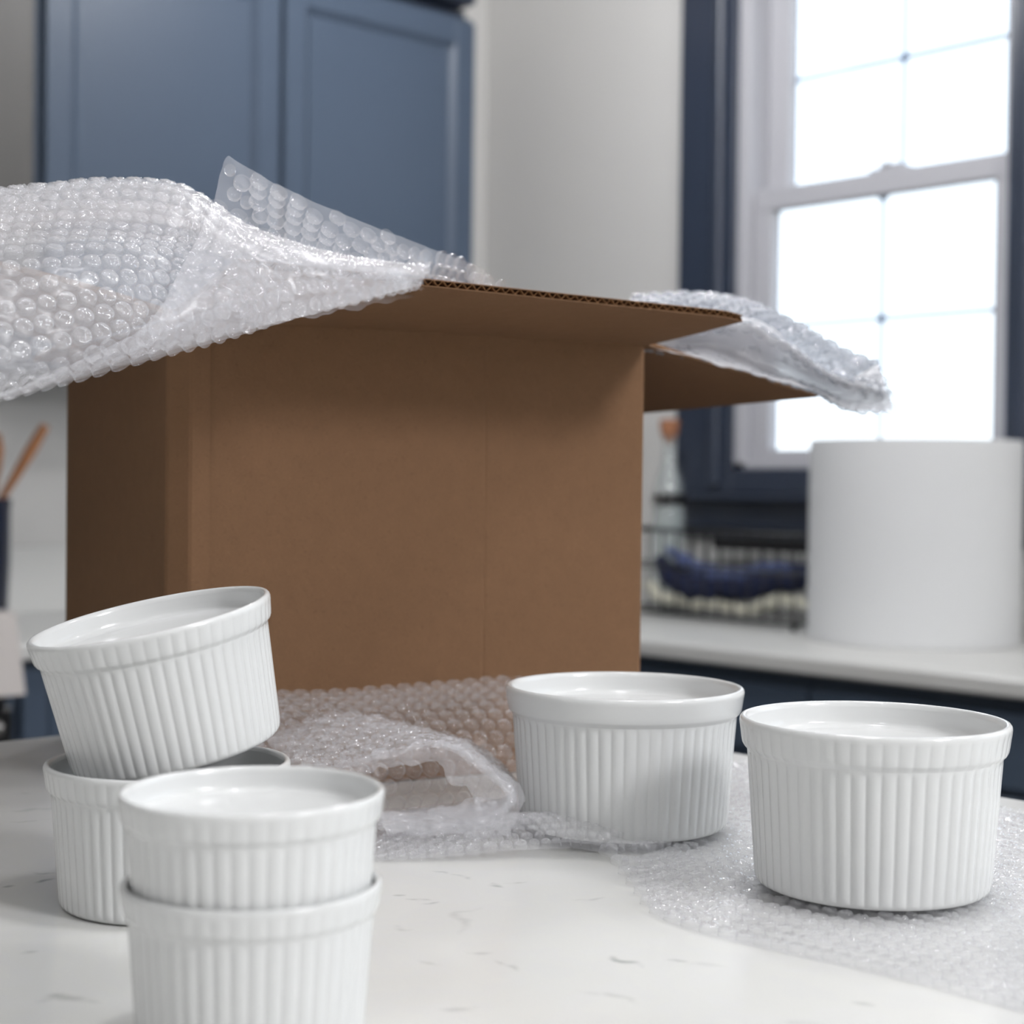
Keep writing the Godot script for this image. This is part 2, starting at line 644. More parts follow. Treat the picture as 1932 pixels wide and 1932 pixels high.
func shaker(parent: Node3D, called: String, mat: Material, o: Vector3, ax: Vector3, az: Vector3, w: float, h: float, stile := 0.06):
	# a framed door; o is its lower left front corner, ax runs along it, az points out of the cupboard
	var t := Transform3D(Basis(ax, Vector3.UP, az), o)
	var st := stool()
	for s in [[0.0, stile, 0.0, h], [w - stile, w, 0.0, h], [stile, w - stile, 0.0, stile], [stile, w - stile, h - stile, h]]:
		block(st, Vector3(s[0], s[2], -0.02), Vector3(s[1], s[3], 0), 0.0015, t)
	# sloping inner moulding
	var c := [Vector3(stile, stile, 0), Vector3(w - stile, stile, 0), Vector3(w - stile, h - stile, 0), Vector3(stile, h - stile, 0)]
	var d := [Vector3(stile + 0.014, stile + 0.014, -0.012), Vector3(w - stile - 0.014, stile + 0.014, -0.012), Vector3(w - stile - 0.014, h - stile - 0.014, -0.012), Vector3(stile + 0.014, h - stile - 0.014, -0.012)]
	for i in 4:
		var j := (i + 1) % 4
		face(st, [t * c[i], t * c[j], t * d[j], t * d[i]], t * Vector3(w / 2, h / 2, -0.3))
	var door := part(called, done(st), mat, parent)
	var p := stool()
	block(p, Vector3(stile - 0.005, stile - 0.005, -0.018), Vector3(w - stile + 0.005, h - stile + 0.005, -0.012), 0.001, t)
	part("panel", done(p), mat, door)


func make_counters():
	# upper cabinet on the back wall
	var zu := -3.01
	var up := thing("upper_cabinet", "slate blue two-door wall cabinet behind the box", "cabinet")
	var st := stool()
	block(st, Vector3(1.4887, 1.44, ZB + 0.002), Vector3(2.6273, 2.338, zu - 0.021), 0.002)
	part("body", done(st), M.cabinet_blue, up)
	shaker(up, "door", M.cabinet_blue, Vector3(1.505, 1.445, zu), Vector3.RIGHT, Vector3.BACK, 0.551, 0.878, 0.058)
	shaker(up, "door", M.cabinet_blue, Vector3(2.068, 1.445, zu), Vector3.RIGHT, Vector3.BACK, 0.551, 0.878, 0.058)
	st = stool()
	block(st, Vector3(1.4887, 2.338, ZB + 0.002), Vector3(2.63, 2.365, zu - 0.05), 0.002)
	block(st, Vector3(1.4887, 2.365, ZB + 0.002), Vector3(2.62, 2.44, zu + 0.01), 0.01)
	part("cornice", done(st), M.trim_navy, up)

	# run of base cabinets under the window
	var labels := ["navy base cabinet under the window counter, nearest the box", "navy base cabinet under the window counter, behind the right ramekin", "navy base cabinet under the window counter at the far right edge"]
	var zs := [-2.69, -1.75, -1.12, -0.4]
	for i in 3:
		var cab := thing("base_cabinet", labels[i], "cabinet", Vector3.ZERO, "base cabinets under the window")
		part("body", block_mesh(Vector3(2.325, 0.1, zs[i] + 0.001), Vector3(XW - 0.005, 0.888, zs[i + 1] - 0.001), 0.002), M.cabinet_blue, cab)
		shaker(cab, "door", M.cabinet_blue, Vector3(2.304, 0.11, zs[i + 1] - 0.004), Vector3(0, 0, -1), Vector3(-1, 0, 0), zs[i + 1] - zs[i] - 0.008, 0.62, 0.06)
		part("drawer", block_mesh(Vector3(2.304, 0.742, zs[i] + 0.004), Vector3(2.324, 0.862, zs[i + 1] - 0.004), 0.002), M.cabinet_blue, cab)
	var ct := thing("countertop", "light quartz counter running below the window", "countertop")
	part("slab", block_mesh(Vector3(2.28, 0.89, ZB + 0.004), Vector3(XW - 0.002, 0.92, -0.4), 0.004), M.counter_quartz, ct)
	part("backsplash", block_mesh(Vector3(XW - 0.022, 0.92, ZB + 0.03), Vector3(XW - 0.001, 1.065, -0.4), 0.002), M.counter_quartz, ct)

	# base cabinet and counter along the back wall, right of the range
	var bc := thing("base_cabinet", "slate blue base cabinet beside the range", "cabinet")
	part("body", block_mesh(Vector3(1.302, 0.1, ZB + 0.005), Vector3(2.27, 0.888, -2.745), 0.002), M.cabinet_blue, bc)
	shaker(bc, "door", M.cabinet_blue, Vector3(1.325, 0.11, -2.724), Vector3.RIGHT, Vector3.BACK, 0.46, 0.765, 0.05)
	shaker(bc, "door", M.cabinet_blue, Vector3(1.79, 0.11, -2.724), Vector3.RIGHT, Vector3.BACK, 0.46, 0.765, 0.05)
	var c2 := thing("countertop", "light quartz counter along the back wall beside the range", "countertop")
	part("slab", block_mesh(Vector3(1.297, 0.89, ZB + 0.004), Vector3(2.278, 0.92, -2.705), 0.004), M.counter_quartz, c2)
	part("backsplash", block_mesh(Vector3(1.297, 0.92, ZB + 0.001), Vector3(2.92, 1.065, ZB + 0.022), 0.002), M.counter_quartz, c2)


# ---------------------------------------------------------------- cardboard box

func sheet_slab(a: Vector3, b: Vector3, c: Vector3, d: Vector3, thick: float, n := 8, sag := 0.0) -> ArrayMesh:
	# a bent board over the four corners a b (hinge) and d c (free edge), thick upwards
	var st := stool()
	var at := func(u: float, v: float, w: float) -> Vector3:
		var p := a.lerp(b, u).lerp(d.lerp(c, u), v)
		p.y += sag * sin(PI * v) + w
		return p
	var mid: Vector3 = at.call(0.5, 0.5, thick / 2)
	for i in n:
		for j in n:
			var u0 := float(i) / n
			var u1 := float(i + 1) / n
			var v0 := float(j) / n
			var v1 := float(j + 1) / n
			for w in [0.0, thick]:
				var q := [at.call(u0, v0, w), at.call(u1, v0, w), at.call(u1, v1, w), at.call(u0, v1, w)]
				face(st, q, (q[0] + q[2]) / 2 + Vector3(0, 0.01 if w == 0.0 else -0.01, 0))
		var s0 := float(i) / n
		var s1 := float(i + 1) / n
		for e in [[s0, 0, s1, 0], [s0, 1, s1, 1], [0, s0, 0, s1], [1, s0, 1, s1]]:
			face(st, [at.call(e[0], e[1], 0.0), at.call(e[2], e[3], 0.0), at.call(e[2], e[3], thick), at.call(e[0], e[1], thick)], mid)
	return done(st)


func make_box():
	var w := 0.279
	var dp := 0.2286
	var h := 0.242
	var box := thing("cardboard_box", "open brown corrugated cardboard box standing on the island, bubble wrap spilling out", "box", Vector3(0.4281, TOP, -0.7186))
	box.rotation.y = -atan2(0.2504, 0.9681)
	var inv := box.transform.affine_inverse()
	# front panel, bowed a little at the glued corner
	var rows := []
	for p in [[0.0, -0.0095], [0.0015, -0.0082], [0.0092, -0.0006], [0.0108, -0.0002], [0.02, -0.0008], [0.06, -0.0012], [0.174, -0.0003], [0.1755, -0.0006], [0.177, -0.0003], [0.22, 0.0], [w - 0.003, 0.0], [w - 0.001, -0.0008], [w, -0.003]]:
		rows.append(p)
	var st := stool()
	for i in rows.size() - 1:
		var a := Vector3(rows[i][0], 0.0005, rows[i][1])
		var b := Vector3(rows[i + 1][0], 0.0005, rows[i + 1][1])
		var u := Vector3(0, h - 0.001, 0)
		var inn := Vector3(0, 0, -0.0035)
		face(st, [a, b, b + u, a + u], Vector3(w / 2, h / 2, -1))
		face(st, [a + inn, b + inn, b + inn + u, a + inn + u], Vector3(w / 2, h / 2, 1))
		face(st, [a + u, b + u, b + inn + u, a + inn + u], Vector3(w / 2, 0, 0))
		face(st, [a, b, b + inn, a + inn], Vector3(w / 2, h, 0))
	part("front_panel", done(st), M.cardboard, box)
	# glued lap of the side panel
	st = stool()
	var lap := [[-0.0004, -0.0098], [0.0008, -0.0078], [0.0085, 0.0004], [0.0102, 0.0012], [0.0195, 0.0005]]
	for i in lap.size() - 1:
		var a := Vector3(lap[i][0], 0.002, lap[i][1])
		var b := Vector3(lap[i + 1][0], 0.002, lap[i + 1][1])
		var u := Vector3(0, h - 0.006, 0)
		face(st, [a, b, b + u, a + u], Vector3(w / 2, h / 2, -1))
		if i == lap.size() - 2:
			face(st, [b, b + Vector3(0, 0, -0.0014), b + u + Vector3(0, 0, -0.0014), b + u], Vector3(0, h / 2, 0))
	part("glue_lap", done(st), M.cardboard, box)
	part("side_panel", block_mesh(Vector3(0.0, 0.0005, -dp), Vector3(0.0035, h - 0.0005, -0.0096), 0.0008), M.cardboard, box)
	part("side_panel", block_mesh(Vector3(w - 0.0035, 0.0005, -dp), Vector3(w, h - 0.0005, -0.0036), 0.0008), M.cardboard, box)
	part("back_panel", block_mesh(Vector3(0.0036, 0.0005, -dp), Vector3(w - 0.0036, h - 0.0005, -dp + 0.0035), 0.0008), M.cardboard, box)
	part("bottom", block_mesh(Vector3(0.0036, 0.0, -dp + 0.0036), Vector3(w - 0.0036, 0.0035, -0.0046), 0.0008), M.cardboard, box)
	# front flap: two liners with the corrugated medium between them
	var oR := inv * Vector3(0.6731, 1.298, -0.5517)
	var oL := inv * Vector3(0.4029, 1.3054, -0.6215)
	var hl := Vector3(0.0, h - 0.0006, -0.001)
	var hr := Vector3(w, h - 0.0006, -0.001)
	var cut := 0.0075
	var k := cut / oR.distance_to(oL)
	var e := cut / 0.1
	var at := func(u: float, v: float, y: float) -> Vector3:
		var p := hl.lerp(hr, u).lerp(oL.lerp(oR, u), v)
		p.y += y - 0.0016 * sin(PI * v) * (1.0 - v) * 0.5
		return p
	var flap: MeshInstance3D
	for y in [0.0, 0.0031]:
		st = stool()
		var nu := 40
		for i in nu:
			for j in 8:
				var q := []
				for m in [[0, 0], [1, 0], [1, 1], [0, 1]]:
					var u := float(i + m[0]) / nu
					var far := 1.0 - maxf(0.0, (u - 1.0 + k * 2.2) / (k * 2.2)) * e * 0.9
					q.append([u, float(j + m[1]) / 8 * far])
				for t in [0.0, 0.0004]:
					var pts := []
					for c in q:
						pts.append(at.call(c[0], c[1], y + t))
					face(st, pts, pts[0] + Vector3(0, 0.01 if t == 0.0 else -0.01, 0))
				if j == 7:
					face(st, [at.call(q[3][0], q[3][1], y), at.call(q[2][0], q[2][1], y), at.call(q[2][0], q[2][1], y + 0.0004), at.call(q[3][0], q[3][1], y + 0.0004)], at.call(0.5, 0.5, y))
				if i == nu - 1:
					face(st, [at.call(1.0, q[1][1], y), at.call(1.0, q[2][1], y), at.call(1.0, q[2][1], y + 0.0004), at.call(1.0, q[1][1], y + 0.0004)], at.call(0.5, 0.5, y))
		if y == 0.0:
			flap = part("front_flap", done(st), M.cardboard, box)
		else:
			part("liner", done(st), M.cardboard, flap)
	# the wave of the medium, cut square at the edge
	var waves := 54
	st = stool()
	for i in waves * 2:
		var u0 := float(i) / (waves * 2)
		var u1 := float(i + 1) / (waves * 2)
		var f0 := 0.998 - maxf(0.0, (u0 - 1.0 + k * 2.2) / (k * 2.2)) * e * 0.9
		var f1 := 0.998 - maxf(0.0, (u1 - 1.0 + k * 2.2) / (k * 2.2)) * e * 0.9
		var y0 := 0.0004 if i % 2 == 0 else 0.0031
		var y1 := 0.0031 if i % 2 == 0 else 0.0004
		for o in [0.0, 0.00035]:
			var pts := [at.call(u0, 0.25, y0 + o), at.call(u1, 0.25, y1 + o), at.call(u1, f1, y1 + o), at.call(u0, f0, y0 + o)]
			face(st, pts, pts[0] + Vector3(0, 0.01 if o == 0.0 else -0.01, 0))
		face(st, [at.call(u0, f0, y0), at.call(u1, f1, y1), at.call(u1, f1, y1 + 0.00035), at.call(u0, f0, y0 + 0.00035)], at.call(0.5, 0.5, 0.0))
	part("fluting", done(st), M.cardboard_core, flap)
	# the other three flaps
	part("side_flap", sheet_slab(Vector3(w, h, 0.0), Vector3(w, h, -dp), inv * Vector3(0.8764, 1.2621, -0.8388), inv * Vector3(0.8192, 1.2661, -0.6175), 0.0022, 8, 0.0), M.cardboard, box)
	part("side_flap", sheet_slab(Vector3(0, h, 0.0), Vector3(0, h, -dp), Vector3(-0.112, h + 0.024, -dp), Vector3(-0.11, h + 0.022, 0.0), 0.003, 8, 0.002), M.cardboard, box)
	part("back_flap", sheet_slab(Vector3(w, h, -dp), Vector3(0, h, -dp), Vector3(0, h - 0.003, -dp - 0.1), Vector3(w, h - 0.003, -dp - 0.1), 0.003, 8, 0.002), M.cardboard, box)


# ---------------------------------------------------------------- ramekins

func make_ramekin(called: String, label: String, r: float, h: float, flutes: int, plain: bool, at: Vector3, shallow := true) -> Node3D:
	var o := thing(called, label, "ramekin", at, "white fluted ramekins on the island")
	var per := 10
	var seg := flutes * per
	var deep := r * 0.0145
	# profile of the outside: [radius, height, depth of flutes]
	var body := [[0.0, 0.03, 0.0], [0.80, 0.03, 0.0], [0.815, 0.0, 0.0], [0.838, 0.004, 0.0], [0.856, 0.016, 0.15], [0.868, 0.036, 0.6], [0.874, 0.07, 1.0], [0.89, 0.25, 1.0], [0.907, 0.45, 1.0], [0.924, 0.64, 1.0], [0.9335, 0.745, 1.0], [0.9355, 0.768, 0.75], [0.9365, 0.782, 0.3], [0.938, 0.795, 0.1]]
	var f := 0.0 if plain else 0.55
	var rim := [[0.938, 0.795, 0.1], [0.945, 0.806, f * 0.5], [0.966, 0.822, f], [0.976, 0.838, f], [0.983, 0.87, f], [0.99, 0.915, f], [0.997, 0.95, f * 0.6], [0.999, 0.968, f * 0.2], [0.995, 0.985, 0.0], [0.984, 0.997, 0.0], [0.970, 1.0, 0.0], [0.955, 0.997, 0.0], [0.944, 0.985, 0.0], [0.938, 0.965, 0.0]]
	# the stacked-on ones are deep, the others have a shallow dish
	var inside := [[0.938, 0.965, 0.0], [0.928, 0.85, 0.0], [0.905, 0.55, 0.0], [0.875, 0.25, 0.0], [0.862, 0.17, 0.0], [0.835, 0.125, 0.0], [0.79, 0.105, 0.0], [0.7, 0.098, 0.0], [0.4, 0.094, 0.0], [0.0, 0.093, 0.0]]
	if shallow:
		inside = [[0.938, 0.965, 0.0], [0.931, 0.905, 0.0], [0.924, 0.872, 0.0], [0.91, 0.852, 0.0], [0.885, 0.841, 0.0], [0.85, 0.836, 0.0], [0.7, 0.832, 0.0], [0.4, 0.829, 0.0], [0.0, 0.828, 0.0]]
	for k in [["body", body, seg], ["rim", rim, seg], ["inside", inside, 128]]:
		var rows := []
		for p in k[1]:
			var row := PackedVector3Array()
			for s in k[2]:
				var a: float = TAU * s / k[2]
				var groove := 1.0 - pow(absf(sin(a * flutes / 2.0)), 0.8)
				var q: float = p[0] * r - deep * p[2] * groove
				row.append(Vector3(cos(a) * q, p[1] * h, sin(a) * q))
			rows.append(row)
		part(k[0], skin(rows, true), M.ceramic, o)
	return o


func make_ramekins():
	make_ramekin("ramekin", "large white ramekin with fluted rim, rightmost, standing on the flat bubble wrap", 0.0528, 0.0657, 56, false, Vector3(0.5446, 1.0540, -0.3809))
	make_ramekin("ramekin", "white ramekin with a smooth plain rim in front of the box corner", 0.0552, 0.0641, 58, true, Vector3(0.5527, 1.0540, -0.5245))
	make_ramekin("ramekin", "white fluted ramekin at the left, bottom of the stack that leans", 0.0462, 0.0535, 58, false, Vector3(0.3263, 1.0503, -0.5481), false)
	var t := make_ramekin("ramekin", "white fluted ramekin tilted to one side on top of the left stack", 0.0465, 0.0535, 58, false, Vector3(0.3338, 1.1064, -0.5541))
	t.basis = Basis(Vector3(-0.2155, 0.0000, 0.9765), 0.2209)
	make_ramekin("ramekin", "small white ramekin in the foreground, lower one of the front stack", 0.0374, 0.0455, 46, false, Vector3(0.2643, 1.0503, -0.3973), false)
	var u := make_ramekin("ramekin", "small white ramekin in the foreground, upper one of the front stack", 0.0380, 0.0455, 46, false, Vector3(0.2645, 1.0764, -0.3972))
	u.basis = Basis(Vector3(0, 0, 1), 0.01)


# ---------------------------------------------------------------- bubble wrap

func make_domes():
	# bubbles of unit width: round pads with creased tops
	for v in 5:
		var n := FastNoiseLite.new()
		n.seed = 40 + v
		n.frequency = 1.6
		n.fractal_octaves = 2
		n.fractal_type = FastNoiseLite.FRACTAL_RIDGED
		var rows := []
		var rings := [[0.5, 0.0], [0.5, 0.025], [0.465, 0.04], [0.475, 0.12], [0.478, 0.23], [0.455, 0.32], [0.41, 0.37], [0.35, 0.4], [0.28, 0.415], [0.2, 0.425], [0.1, 0.43], [0.0, 0.43]]
		for r in rings:
			var row := PackedVector3Array()
			for k in 22:
				var a := TAU * k / 22
				var p: Vector2 = Vector2.from_angle(a) * r[0]
				var top := smoothstep(0.46, 0.25, r[0])
				var dent := 0.17 * top * (n.get_noise_2d(p.x, p.y) + (0.2 if v == 0 else 0.0))
				row.append(Vector3(p.x, r[1] - maxf(dent, -0.05), p.y))
			rows.append(row)
		domes.append(skin(rows, true))


# one sheet of a wrap: the film and where its bubbles sit
func lay_sheet(root: Node3D, called: String, surface: Callable, film: Material, pitch: float, slant: float, square: float, side: float, crinkle: float, spots: Array, nu := 70, nv := 50, from_v := 0.0, apart := 0.4):
	var n := FastNoiseLite.new()
	n.seed = 60 + called.length() * 7
	n.frequency = 60.0
	n.fractal_octaves = 3
	var rows := []
	for j in nv + 1:
		var row := PackedVector3Array()
		for i in nu + 1:
			var p: Vector3 = surface.call(float(i) / nu, float(j) / nv)
			row.append(p + Vector3(n.get_noise_3dv(p), n.get_noise_3dv(p + Vector3(3, 0, 0)), n.get_noise_3dv(p + Vector3(0, 5, 0))) * crinkle)
		rows.append(row)
	part(called, skin(rows, false, side < 0), film, root)
	# lattice laid out by arc length
	var tu := arc_table(surface, true)
	var tv := arc_table(surface, false)
	var lu: float = tu[-1]
	var lv: float = tv[-1]
	var cu := lu / pitch
	var cv := lv / (pitch * square)
	var taken := {}
	for j in int(cv):
		for i in range(-1, int(cu) + 2):
			var u := param_at(tu, (i + 0.5 + fmod(j * slant, 1.0)) * pitch)
			var v := param_at(tv, (j + 0.5) * pitch * square)
			if u < 0.004 or u > 0.996 or v < from_v:
				continue
			var p: Vector3 = surface.call(u, v)
			# no bubble where the net runs tight and one already sits
			var cell := Vector3i((p / pitch).floor())
			var crowded := false
			for a in 27:
				for q in taken.get(cell + Vector3i(a % 3 - 1, a / 3 % 3 - 1, a / 9 - 1), []):
					crowded = crowded or p.distance_to(q) < pitch * apart
			if crowded:
				continue
			taken.get_or_add(cell, []).append(p)
			var du: Vector3 = surface.call(minf(u + 0.01, 1.0), v) - surface.call(maxf(u - 0.01, 0.0), v)
			var dv: Vector3 = surface.call(u, minf(v + 0.01, 1.0)) - surface.call(u, maxf(v - 0.01, 0.0))
			if du.length() < 1e-6 or dv.length() < 1e-6:
				continue
			var up := dv.cross(du).normalized() * side
			var next: Vector3 = surface.call(param_at(tu, (i + 1.5 + fmod(j * slant, 1.0)) * pitch), v)
			var gap := minf((next - p).length(), pitch * 1.1) if u < 0.96 else pitch
			var d := maxf(gap, pitch * 0.6) * rng.randf_range(0.94, 0.985)
			var x := du.normalized()
			var turn := Basis(up, rng.randf() * TAU)
			spots.append(Transform3D(turn * Basis(x, up, x.cross(up)) * Basis.from_scale(Vector3(d, pitch * rng.randf_range(0.86, 1.0), d)), p))


func arc_table(surface: Callable, across: bool) -> Array:
	var t := [0.0]
	for i in 80:
		var a := i / 80.0
		var b := (i + 1) / 80.0
		var d: Vector3 = surface.call(b, 0.45) - surface.call(a, 0.45) if across else surface.call(0.4, b) - surface.call(0.4, a)
		t.append(t[-1] + d.length())
	return t


func param_at(table: Array, s: float) -> float:
	if s <= 0.0 or s >= table[-1]:
		return -1.0 if s < 0.0 else 1.0
	var i := 0
	while table[i + 1] < s:
		i += 1
	return (i + (s - table[i]) / maxf(table[i + 1] - table[i], 1e-9)) / 80.0


# the 290 bubbles that show largest are parts, the rest one part
func blow_bubbles(root: Node3D, spots: Array, mat: Material):
	if domes.is_empty():
		make_domes()
	var to_cam := cam.transform.affine_inverse()
	var seen := []
	var rest := []
	for t in spots:
		var q: Vector3 = to_cam * t.origin
		if q.z < 0 and absf(q.x) < -q.z * 0.315 and absf(q.y) < -q.z * 0.315:
			seen.append([-q.z, t])
		else:
			rest.append(t)
	seen.sort_custom(func(a, b): return a[0] < b[0])
	for i in seen.size():
		if i < 290:
			var b := part("bubble", domes[i % domes.size()], mat, root)
			b.transform = seen[i][1]
		else:
			rest.append(seen[i][1])
	if rest.size():
		var mm := MultiMesh.new()
		mm.transform_format = MultiMesh.TRANSFORM_3D
		mm.mesh = domes[1]
		mm.instance_count = rest.size()
		for i in rest.size():
			mm.set_instance_transform(i, rest[i])
		var o := MultiMeshInstance3D.new()
		o.name = "small_bubbles"
		o.multimesh = mm
		o.material_override = mat
		o.set_meta("kind", "stuff")
		root.add_child(o, true)


func make_wraps():
	# 1: the sheet that comes out of the box over the front flap, its corner folded back
	var a := thing("bubble_wrap", "large clear bubble wrap sheet spilling left from the box, its corner folded over the flap", "bubble wrap", Vector3.ZERO, "bubble wrap sheets")
	var net_a := [[Vector3(0.2474, 1.2316, -0.5871), Vector3(0.2771, 1.2404, -0.5897), Vector3(0.3204, 1.2537, -0.5881), Vector3(0.3577, 1.2647, -0.5945), Vector3(0.3942, 1.2757, -0.5950), Vector3(0.4389, 1.2893, -0.5948), Vector3(0.4921, 1.3046, -0.6002)],
		[Vector3(0.2399, 1.2413, -0.5696), Vector3(0.2703, 1.2498, -0.5756), Vector3(0.3139, 1.2625, -0.5763), Vector3(0.3524, 1.2710, -0.5858), Vector3(0.3897, 1.2816, -0.5882), Vector3(0.4370, 1.2928, -0.5924), Vector3(0.4927, 1.3062, -0.6010)],
		[Vector3(0.2447, 1.2639, -0.5814), Vector3(0.2751, 1.2704, -0.5861), Vector3(0.3178, 1.2797, -0.5837), Vector3(0.3550, 1.2855, -0.5903), Vector3(0.3913, 1.2932, -0.5909), Vector3(0.4388, 1.3002, -0.5948), Vector3(0.4940, 1.3084, -0.6026)],
		[Vector3(0.2553, 1.2902, -0.6070), Vector3(0.2848, 1.2952, -0.6071), Vector3(0.3250, 1.3004, -0.5973), Vector3(0.3601, 1.3020, -0.5991), Vector3(0.3940, 1.3051, -0.5951), Vector3(0.4405, 1.3065, -0.5973), Vector3(0.4952, 1.3107, -0.6042)],
		[Vector3(0.2656, 1.3033, -0.6315), Vector3(0.2972, 1.3092, -0.6337), Vector3(0.3363, 1.3130, -0.6182), Vector3(0.3679, 1.3126, -0.6123), Vector3(0.3996, 1.3117, -0.6036), Vector3(0.4447, 1.3081, -0.6030), Vector3(0.4984, 1.3098, -0.6080)],
		[Vector3(0.2799, 1.3226, -0.6658), Vector3(0.3114, 1.3305, -0.6641), Vector3(0.3505, 1.3373, -0.6446), Vector3(0.3810, 1.3372, -0.6343), Vector3(0.4107, 1.3205, -0.6205), Vector3(0.4536, 1.3130, -0.6151), Vector3(0.5016, 1.3120, -0.6119)],
		[Vector3(0.2964, 1.3258, -0.7049), Vector3(0.3292, 1.3329, -0.7020), Vector3(0.3692, 1.3388, -0.6789), Vector3(0.4020, 1.3393, -0.6692), Vector3(0.4303, 1.3220, -0.6501), Vector3(0.4716, 1.3140, -0.6394), Vector3(0.5143, 1.3130, -0.6274)],
		[Vector3(0.3212, 1.3259, -0.7637), Vector3(0.3560, 1.3319, -0.7589), Vector3(0.3988, 1.3366, -0.7332), Vector3(0.4310, 1.3360, -0.7173), Vector3(0.4583, 1.3233, -0.6922), Vector3(0.4955, 1.3172, -0.6718), Vector3(0.5333, 1.3163, -0.6506)]]
	var net_b := [[Vector3(0.2432, 1.2309, -0.5774), Vector3(0.2700, 1.2388, -0.5746), Vector3(0.3090, 1.2503, -0.5795), Vector3(0.3399, 1.2594, -0.5810), Vector3(0.3695, 1.2684, -0.5810), Vector3(0.3952, 1.2764, -0.5805), Vector3(0.4065, 1.2798, -0.5811), Vector3(0.4150, 1.2823, -0.5814), Vector3(0.4221, 1.2845, -0.5816), Vector3(0.4428, 1.2905, -0.5844), Vector3(0.4704, 1.2985, -0.5889), Vector3(0.5012, 1.3053, -0.6054), Vector3(0.5311, 1.3060, -0.6188), Vector3(0.5468, 1.3057, -0.6247)],
		[Vector3(0.2419, 1.2317, -0.5742), Vector3(0.2697, 1.2396, -0.5722), Vector3(0.3083, 1.2522, -0.5764), Vector3(0.3357, 1.2621, -0.5755), Vector3(0.3642, 1.2747, -0.5793), Vector3(0.3892, 1.2871, -0.5821), Vector3(0.3999, 1.2932, -0.5843), Vector3(0.4073, 1.2968, -0.5848), Vector3(0.4140, 1.2981, -0.5848), Vector3(0.4364, 1.3006, -0.5863), Vector3(0.4659, 1.3045, -0.5885), Vector3(0.5012, 1.3086, -0.6041), Vector3(0.5326, 1.3085, -0.6175), Vector3(0.5513, 1.3070, -0.6252)],
		[Vector3(0.2403, 1.2327, -0.5705), Vector3(0.2696, 1.2407, -0.5695), Vector3(0.3075, 1.2547, -0.5727), Vector3(0.3320, 1.2656, -0.5713), Vector3(0.3591, 1.2828, -0.5797), Vector3(0.3832, 1.3009, -0.5867), Vector3(0.3934, 1.3106, -0.5910), Vector3(0.3994, 1.3156, -0.5916), Vector3(0.4056, 1.3158, -0.5913), Vector3(0.4302, 1.3137, -0.5912), Vector3(0.4621, 1.3125, -0.5904), Vector3(0.5013, 1.3128, -0.6027), Vector3(0.5347, 1.3117, -0.6161), Vector3(0.5572, 1.3086, -0.6260)],
		[Vector3(0.2391, 1.2346, -0.5676), Vector3(0.2710, 1.2427, -0.5682), Vector3(0.3080, 1.2593, -0.5696), Vector3(0.3304, 1.2727, -0.5721), Vector3(0.3551, 1.2984, -0.5887), Vector3(0.3778, 1.3271, -0.6032), Vector3(0.3869, 1.3436, -0.6112), Vector3(0.3905, 1.3510, -0.6119), Vector3(0.3959, 1.3492, -0.6111), Vector3(0.4246, 1.3386, -0.6079), Vector3(0.4613, 1.3282, -0.6014), Vector3(0.5039, 1.3207, -0.6030), Vector3(0.5410, 1.3180, -0.6164), Vector3(0.5704, 1.3120, -0.6302)]]
	var spots := []
	lay_sheet(a, "film", func(u, v): return over(net_a, u, v), M.film, 0.0079, 0.14, 0.98, -1.0, 0.0012, spots, 120, 110, 0.07, 0.6)
	lay_sheet(a, "folded_corner", func(u, v): return over(net_b, u, v), M.film_fold, 0.0079, 0.5, 0.88, 1.0, 0.0006, spots, 150, 90, 0.11, 0.74)
	var inner := func(u, v): return over(net_a, u, lerpf(0.16, 1.0, v)) + Vector3(0.013, -0.005, -0.016)
	var none := []
	lay_sheet(a, "inner_layer", inner, M.film_inner, 0.02, 0.5, 0.88, -1.0, 0.0025, none, 110, 80)
	blow_bubbles(a, spots, M.bubble)

	# 2: the sheet that hangs over the right flap
	var c := thing("bubble_wrap", "strip of clear bubble wrap hanging out of the box over the right side flap", "bubble wrap", Vector3.ZERO, "bubble wrap sheets")
	var net_c := [[Vector3(0.7448, 1.3062, -0.7010), Vector3(0.7738, 1.3100, -0.6744), Vector3(0.7863, 1.3056, -0.6426), Vector3(0.7976, 1.2887, -0.6187), Vector3(0.8061, 1.2758, -0.5974), Vector3(0.8248, 1.2771, -0.5802)],
		[Vector3(0.7617, 1.3220, -0.7194), Vector3(0.7902, 1.3241, -0.6933), Vector3(0.8033, 1.3196, -0.6609), Vector3(0.8135, 1.3033, -0.6313), Vector3(0.8202, 1.2854, -0.6021), Vector3(0.8301, 1.2812, -0.5821)],
		[Vector3(0.7858, 1.3337, -0.7448), Vector3(0.8140, 1.3359, -0.7190), Vector3(0.8241, 1.3295, -0.6826), Vector3(0.8374, 1.3141, -0.6500), Vector3(0.8418, 1.2937, -0.6121), Vector3(0.8396, 1.2845, -0.5870)]]
